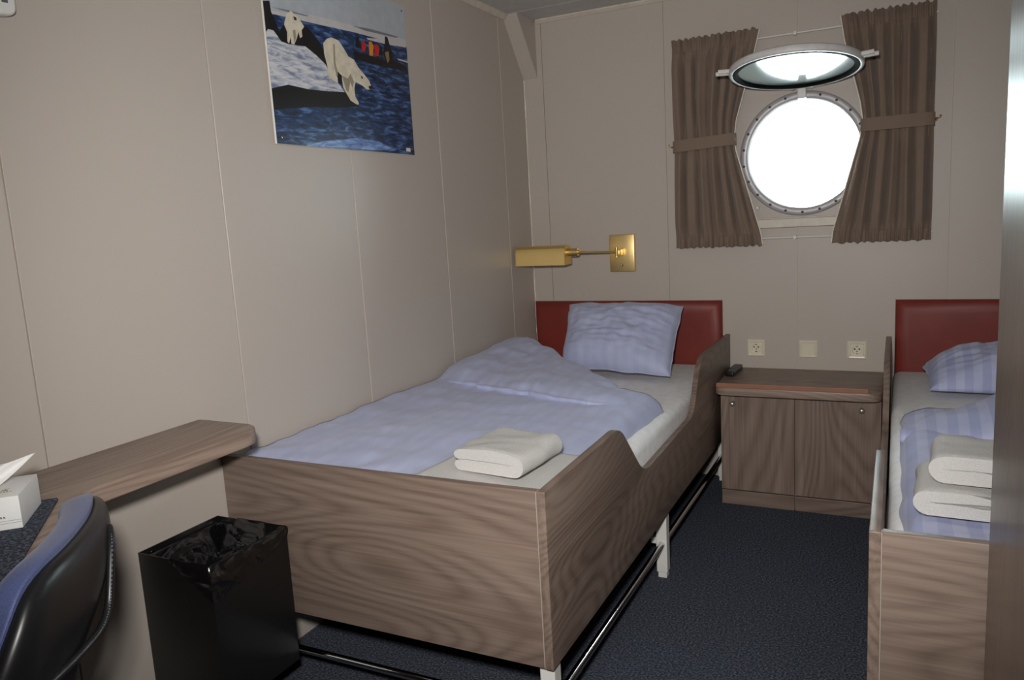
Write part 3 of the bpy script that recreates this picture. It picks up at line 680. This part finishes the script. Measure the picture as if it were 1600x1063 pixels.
def tissue_box():
    n = Vector((.347, -2.988, .8342)); e1 = Vector((-.711, .703, 0)) * .134; e2 = Vector((-.703, -.711, 0)) * .235; h = .061
    t = thing('tissue_box', n + (e1 + e2) / 2, 'white tissue box with gold emblems standing on the desk mat', 'tissue box')
    c = [n, n + e1, n + e1 + e2, n + e2]
    bm = prism(B(), [(p.x, p.y) for p in c], 'z', n.z, n.z + h, bev=.0015); obj('box', bm, M['paper'], t, .4)
    a, b = e1.normalized(), e2.normalized(); out = -a; zt = n.z + h
    # oval slot and a tissue pulled through it
    ctr = n + e1 * .5 + e2 * .5
    obj('slot', prism(B(), [(ctr + b * .06 * math.cos(k * .262) + a * .016 * math.sin(k * .262)).to_2d() for k in range(24)], 'z', zt, zt + .0006), M['greyprint'], t)
    def T(u, v):
        w = lerp(.06, .10, v); fold = .012 * math.sin(u * 9 + v * 2) * (.4 + v); p = ctr + b * (u - .5) * 2 * w * (1 - .25 * v) + a * (fold + .035 * v * v) - b * .05 * v
        return p + Vector((0, 0, h / 2 + .028 * 0 + .033 * 0)) * 0 + Vector((0, 0, zt - ctr.z + .050 * v * (1 - .4 * u) - .004))
    obj('tissue', slab(B(), 26, 14, T, lambda u, v: T(u, v) + a * .0012), M['paper'], t, 3)
    # emblem and script line, on the long side and on the lid (front: plane spanned by e2 and z; lid: plane spanned by e2 and e1)
    def mark(org, ux, uy, nn, k):
        em = B(); th = .0004
        def poly(ps, m):
            v = [em.verts.new(org + ux * x + uy * y + nn * th) for x, y in ps]; f = em.faces.new(v); f.material_index = m
        poly([(-.006 * k, .004), (-.004 * k, .011), (-.003 * k, .006), (0, .014), (.003 * k, .006), (.004 * k, .011), (.006 * k, .004)], 0)
        poly([(-.006 * k, .000), (.006 * k, .000), (.006 * k, .0025), (-.006 * k, .0025)], 0)
        for q in range(-1, 2): poly([(q * .005 - .0016, .0150), (q * .005 + .0016, .0150), (q * .005, .0182)], 0)
        for q in range(6): poly([(-.014 + q * .005, -.008), (-.0108 + q * .005, -.008), (-.0102 + q * .005, -.0045 + .001 * (q % 2)), (-.0134 + q * .005, -.005)], 1)
        return obj('emblem', em, None, t, None, [M['gold'], M['greyprint']])
    up = Vector((0, 0, 1))
    mark(n + e2 * .165 + up * .030, b, up, out, 1); mark(n + e2 * .135 + e1 * .28 + up * h, b, a, up, 1)
    mk = B()
    for zz in (.012, .0165): 
        p = n + out * .0004 + up * zz; q = p + e2; mk.faces.new([mk.verts.new(x) for x in (p, q, q + up * .0006, p + up * .0006)])
    obj('print_line', mk, M['greyprint'], t)
tissue_box()

# ---------------------------------------------------------------- office chair
def chair():
    C = Vector((.50, -3.24, 0))
    t = thing('office_chair', C, 'office chair with blue padded front and black back shell, pushed to the desk', 'chair')
    plan = [(.445, -2.936), (.520, -2.962), (.595, -3.020), (.660, -3.090), (.708, -3.155), (.740, -3.215), (.752, -3.252), (.748, -3.287), (.725, -3.316)]
    def pc(u):
        s = u * (len(plan) - 1); i = min(int(s), len(plan) - 2); f = s - i
        def g(k): return Vector(plan[max(0, min(len(plan) - 1, k))])
        p0, p1, p2, p3 = g(i - 1), g(i), g(i + 1), g(i + 2)
        return .5 * ((2 * p1) + (-p0 + p2) * f + (2 * p0 - 5 * p1 + 4 * p2 - p3) * f * f + (-p0 + 3 * p1 - 3 * p2 + p3) * f ** 3)
    def nrm(u):
        d = (pc(min(1, u + .02)) - pc(max(0, u - .02))).normalized(); return Vector((-d.y, d.x, 0))     # towards the back (+x side)
    def S(u, v, off):
        a = abs(2 * u - 1); zt = .908 - (.085 * a ** 14 if u < .5 else .2 * a ** 2) - .004 * a ** 2; zb = .50 + .12 * a ** 5
        z = lerp(zt, zb, v); tp = min(1, max(0, v) / .5); tp = tp * tp * (3 - 2 * tp); u = lerp(u, .33 + .42 * u, tp); p = pc(u); lean = -.035 * (max(0, v) ** 1.3); n_ = nrm(u)
        if n_.x < 0: n_ = -n_
        b = .030 * math.exp(-((v - .75) / .3) ** 2)
        p3 = Vector((p.x, p.y, z)) + n_ * (off + lean - b); return p3
    def e(u, v, p=8): a, b = abs(2 * u - 1), abs(2 * v - 1); return (max(0, (1 - a ** p) * (1 - b ** p))) ** .5
    cs = lambda q: .5 - .5 * math.cos(math.pi * q)
    obj('back_pad', slab(B(), 50, 36, lambda u, v: S(.012 + .976 * cs(u), -.012 + .97 * cs(v), -.008 - .046 * e(cs(u), cs(v), 22)), lambda u, v: S(.012 + .976 * cs(u), -.012 + .97 * cs(v), -.002)), M['chairblue'], t, 3)
    sh = obj('back_shell', slab(B(), 50, 36, lambda u, v: S(cs(u), .008 + .99 * cs(v), -.003), lambda u, v: S(cs(u), .008 + .99 * cs(v), .003 + .020 * e(cs(u), cs(v), 9) - .012 * max(0, math.sin(math.pi * min(1, max(0, (cs(v) - .24) * 1.6)))) * e(cs(u), cs(v), 4))), M['plastic'], t, 3)
    pts = [Vector(q) for q in ((.592, -2.992, .870), (.618, -3.010, .850), (.640, -3.035, .800), (.652, -3.052, .768), (.668, -3.080, .750), (.694, -3.130, .745), (.728, -3.192, .748), (.752, -3.235, .755), (.764, -3.265, .775), (.766, -3.285, .800), (.750, -3.295, .815))]
    fine = []
    for i in range(len(pts) - 1):
        for k in range(8):
            f = k / 8; g = lambda q: pts[max(0, min(len(pts) - 1, q))]; p0, p1, p2, p3 = g(i - 1), g(i), g(i + 1), g(i + 2)
            fine.append(.5 * ((2 * p1) + (-p0 + p2) * f + (2 * p0 - 5 * p1 + 4 * p2 - p3) * f * f + (-p0 + 3 * p1 - 3 * p2 + p3) * f ** 3))
    tr = obj('piping', tube(B(), fine, .0065, 8), M['plastic'], sh, 1)
    bm = B()
    for i in range(0, len(fine) - 1):
        p = fine[i]; d = (fine[i + 1] - p); tube(bm, [p + d * .2 + Vector((.006, -.002, .002)), p + d * .7 + Vector((.006, -.002, .002))], .0012, 5)
    obj('stitching', bm, M['button'], sh)
    # seat, column, star base
    seat = rounded([(C.x - .22, C.y - .23), (C.x + .20, C.y - .20), (C.x + .20, C.y + .22), (C.x - .22, C.y + .23)], .09, 8)
    obj('seat', prism(B(), seat, 'z', .44, .50, bev=.022, seg=4), M['chairblue'], t, 1)
    obj('seat_pan', prism(B(), rounded([(C.x - .2, C.y - .2), (C.x + .19, C.y - .18), (C.x + .19, C.y + .2), (C.x - .2, C.y + .2)], .08, 6), 'z', .41, .441, bev=.008), M['plastic'], t, .8)
    obj('back_bracket', tube(B(), [(C.x + .05, C.y + .02, .41), (C.x + .17, C.y + .04, .405), (C.x + .225, C.y + .05, .43), (C.x + .235, C.y + .05, .56)], .022, 10), M['plastic'], t, 1)
    obj('gas_column', lathe(B(), [(0, .41), (.03, .41), (.03, .25), (.045, .25), (.045, .09), (0, .09)], C, (0, 0, 1), 20), M['plastic'], t, .8)
    for k in range(5):
        a = k * 2 * math.pi / 5 + .3; d = Vector((math.cos(a), math.sin(a), 0)); s = Vector((-d.y, d.x, 0))
        lg = obj('base_arm', tube(B(), [C + d * .03 + Vector((0, 0, .105)), C + d * .15 + Vector((0, 0, .095)), C + d * .28 + Vector((0, 0, .075))], [.026, .022, .015], 10), M['plastic'], t, 1)
        obj('caster', lathe(B(), [(0, -.02), (.024, -.02), (.0275, -.012), (.0275, .012), (.024, .02), (0, .02)], C + d * .27 + Vector((0, 0, .0275)), s, 18), M['plastic'], lg, .8)
        obj('caster_fork', tube(B(), [C + d * .27 + Vector((0, 0, .03)), C + d * .27 + Vector((0, 0, .085))], .007, 8), M['plastic'], lg, 1)
chair()

# ---------------------------------------------------------------- waste bin and its bag
def bin_():
    x0, x1, y0, y1, z0, z1 = .003, .260, -2.527, -2.262, .138, .535
    t = thing('waste_bin', (x0, (y0 + y1) / 2, z0), 'black square metal waste bin screwed to the wall by the bed foot', 'waste bin')
    bm = cbox(x0, x1, y0, y1, z0, z0 + .004)
    for a, b, c, d in ((x0, x0 + .003, y0, y1), (x1 - .003, x1, y0, y1), (x0 + .003, x1 - .003, y0, y0 + .003), (x0 + .003, x1 - .003, y1 - .003, y1)): box(bm, a, b, c, d, z0 + .004 if False else z0, z1)
    obj('shell', bm, M['black'], t)
    for dz in (0, .022): obj('screw', lathe(B(), [(.005, 0), (.0045, .0025), (0, .0032)], (x0 + .003, y0 + .040, z1 - .014 - dz * .55), (1, 0, 0), 12), M['chrome'], t, 1)
    b = thing('bin_bag', ((x0 + x1) / 2, (y0 + y1) / 2, z1 - .2), 'crumpled shiny black bag lining the waste bin', 'bin bag')
    per = []; n = 26
    for k in range(n): per.append((lerp(x0, x1, k / n), y0, (0, -1)))
    for k in range(n): per.append((x1, lerp(y0, y1, k / n), (1, 0)))
    for k in range(n): per.append((lerp(x1, x0, k / n), y1, (0, 1)))
    for k in range(n): per.append((x0, lerp(y1, y0, k / n), (-1, 0)))
    def hang(i):
        s = i / n
        if s < 1: return lerp(-.10, .095, s ** .8) if s > .35 else -.01      # front face, rising to the wall side
        if s < 2: return lerp(.095, .035, (s - 1))
        if s < 2.7: return .012
        return -.01
    rows = []; cx, cy_ = (x0 + x1) / 2, (y0 + y1) / 2; bm = B()
    for r_ in range(10):
        ring = []
        for i, (x, y, nn) in enumerate(per):
            h = hang(i); out = h > 0
            if i % n == 0:   # corner: mean direction
                pn = per[i - 1][2]; dx, dy = nn[0] + pn[0], nn[1] + pn[1]
            else: dx, dy = nn
            w = nz(x * 30, y * 30, r_ * .9)
            if r_ == 0: o, z = (.0025 + .003 * abs(w), z1 - h + .004 * w) if out else (-.010, z1 - .035)
            elif r_ == 1: o, z = (.0035 + .003 * abs(w), z1 - h * .5) if out else (-.010, z1 - .028)
            elif r_ == 2: o, z = (.003, z1 + .001) if out else (-.009, z1 - .02)
            elif r_ == 3: o, z = (-.001, z1 + .004 + .003 * w) if out else (-.0085, z1 - .015)
            elif r_ == 4: o, z = (-.008, z1 - .004) if out else (-.012, z1 - .022)
            else:
                q = (r_ - 4) / 5; o = -.010 - .085 * q + .020 * w; z = z1 - .02 - .135 * q ** .8 + .022 * nz(x * 14, y * 14, r_)
                o = min(o, -.009)
            if s_clip(i, n, dx) and (x + dx * o) < .0045: o = -(.0065 if dx else 0)
            ring.append(bm.verts.new((x + dx * o, y + dy * o, z)))
        rows.append(ring)
    m = len(per)
    for a, c in zip(rows, rows[1:]):
        for k in range(m): bm.faces.new((a[k], a[(k + 1) % m], c[(k + 1) % m], c[k]))
    ctr = bm.verts.new((cx, cy_, z1 - .17))
    for k in range(m): bm.faces.new((rows[-1][k], rows[-1][(k + 1) % m], ctr))
    obj('film', bm, M['bag'], b, 1.0)
def s_clip(i, n, dx): return dx < 0
bin_()
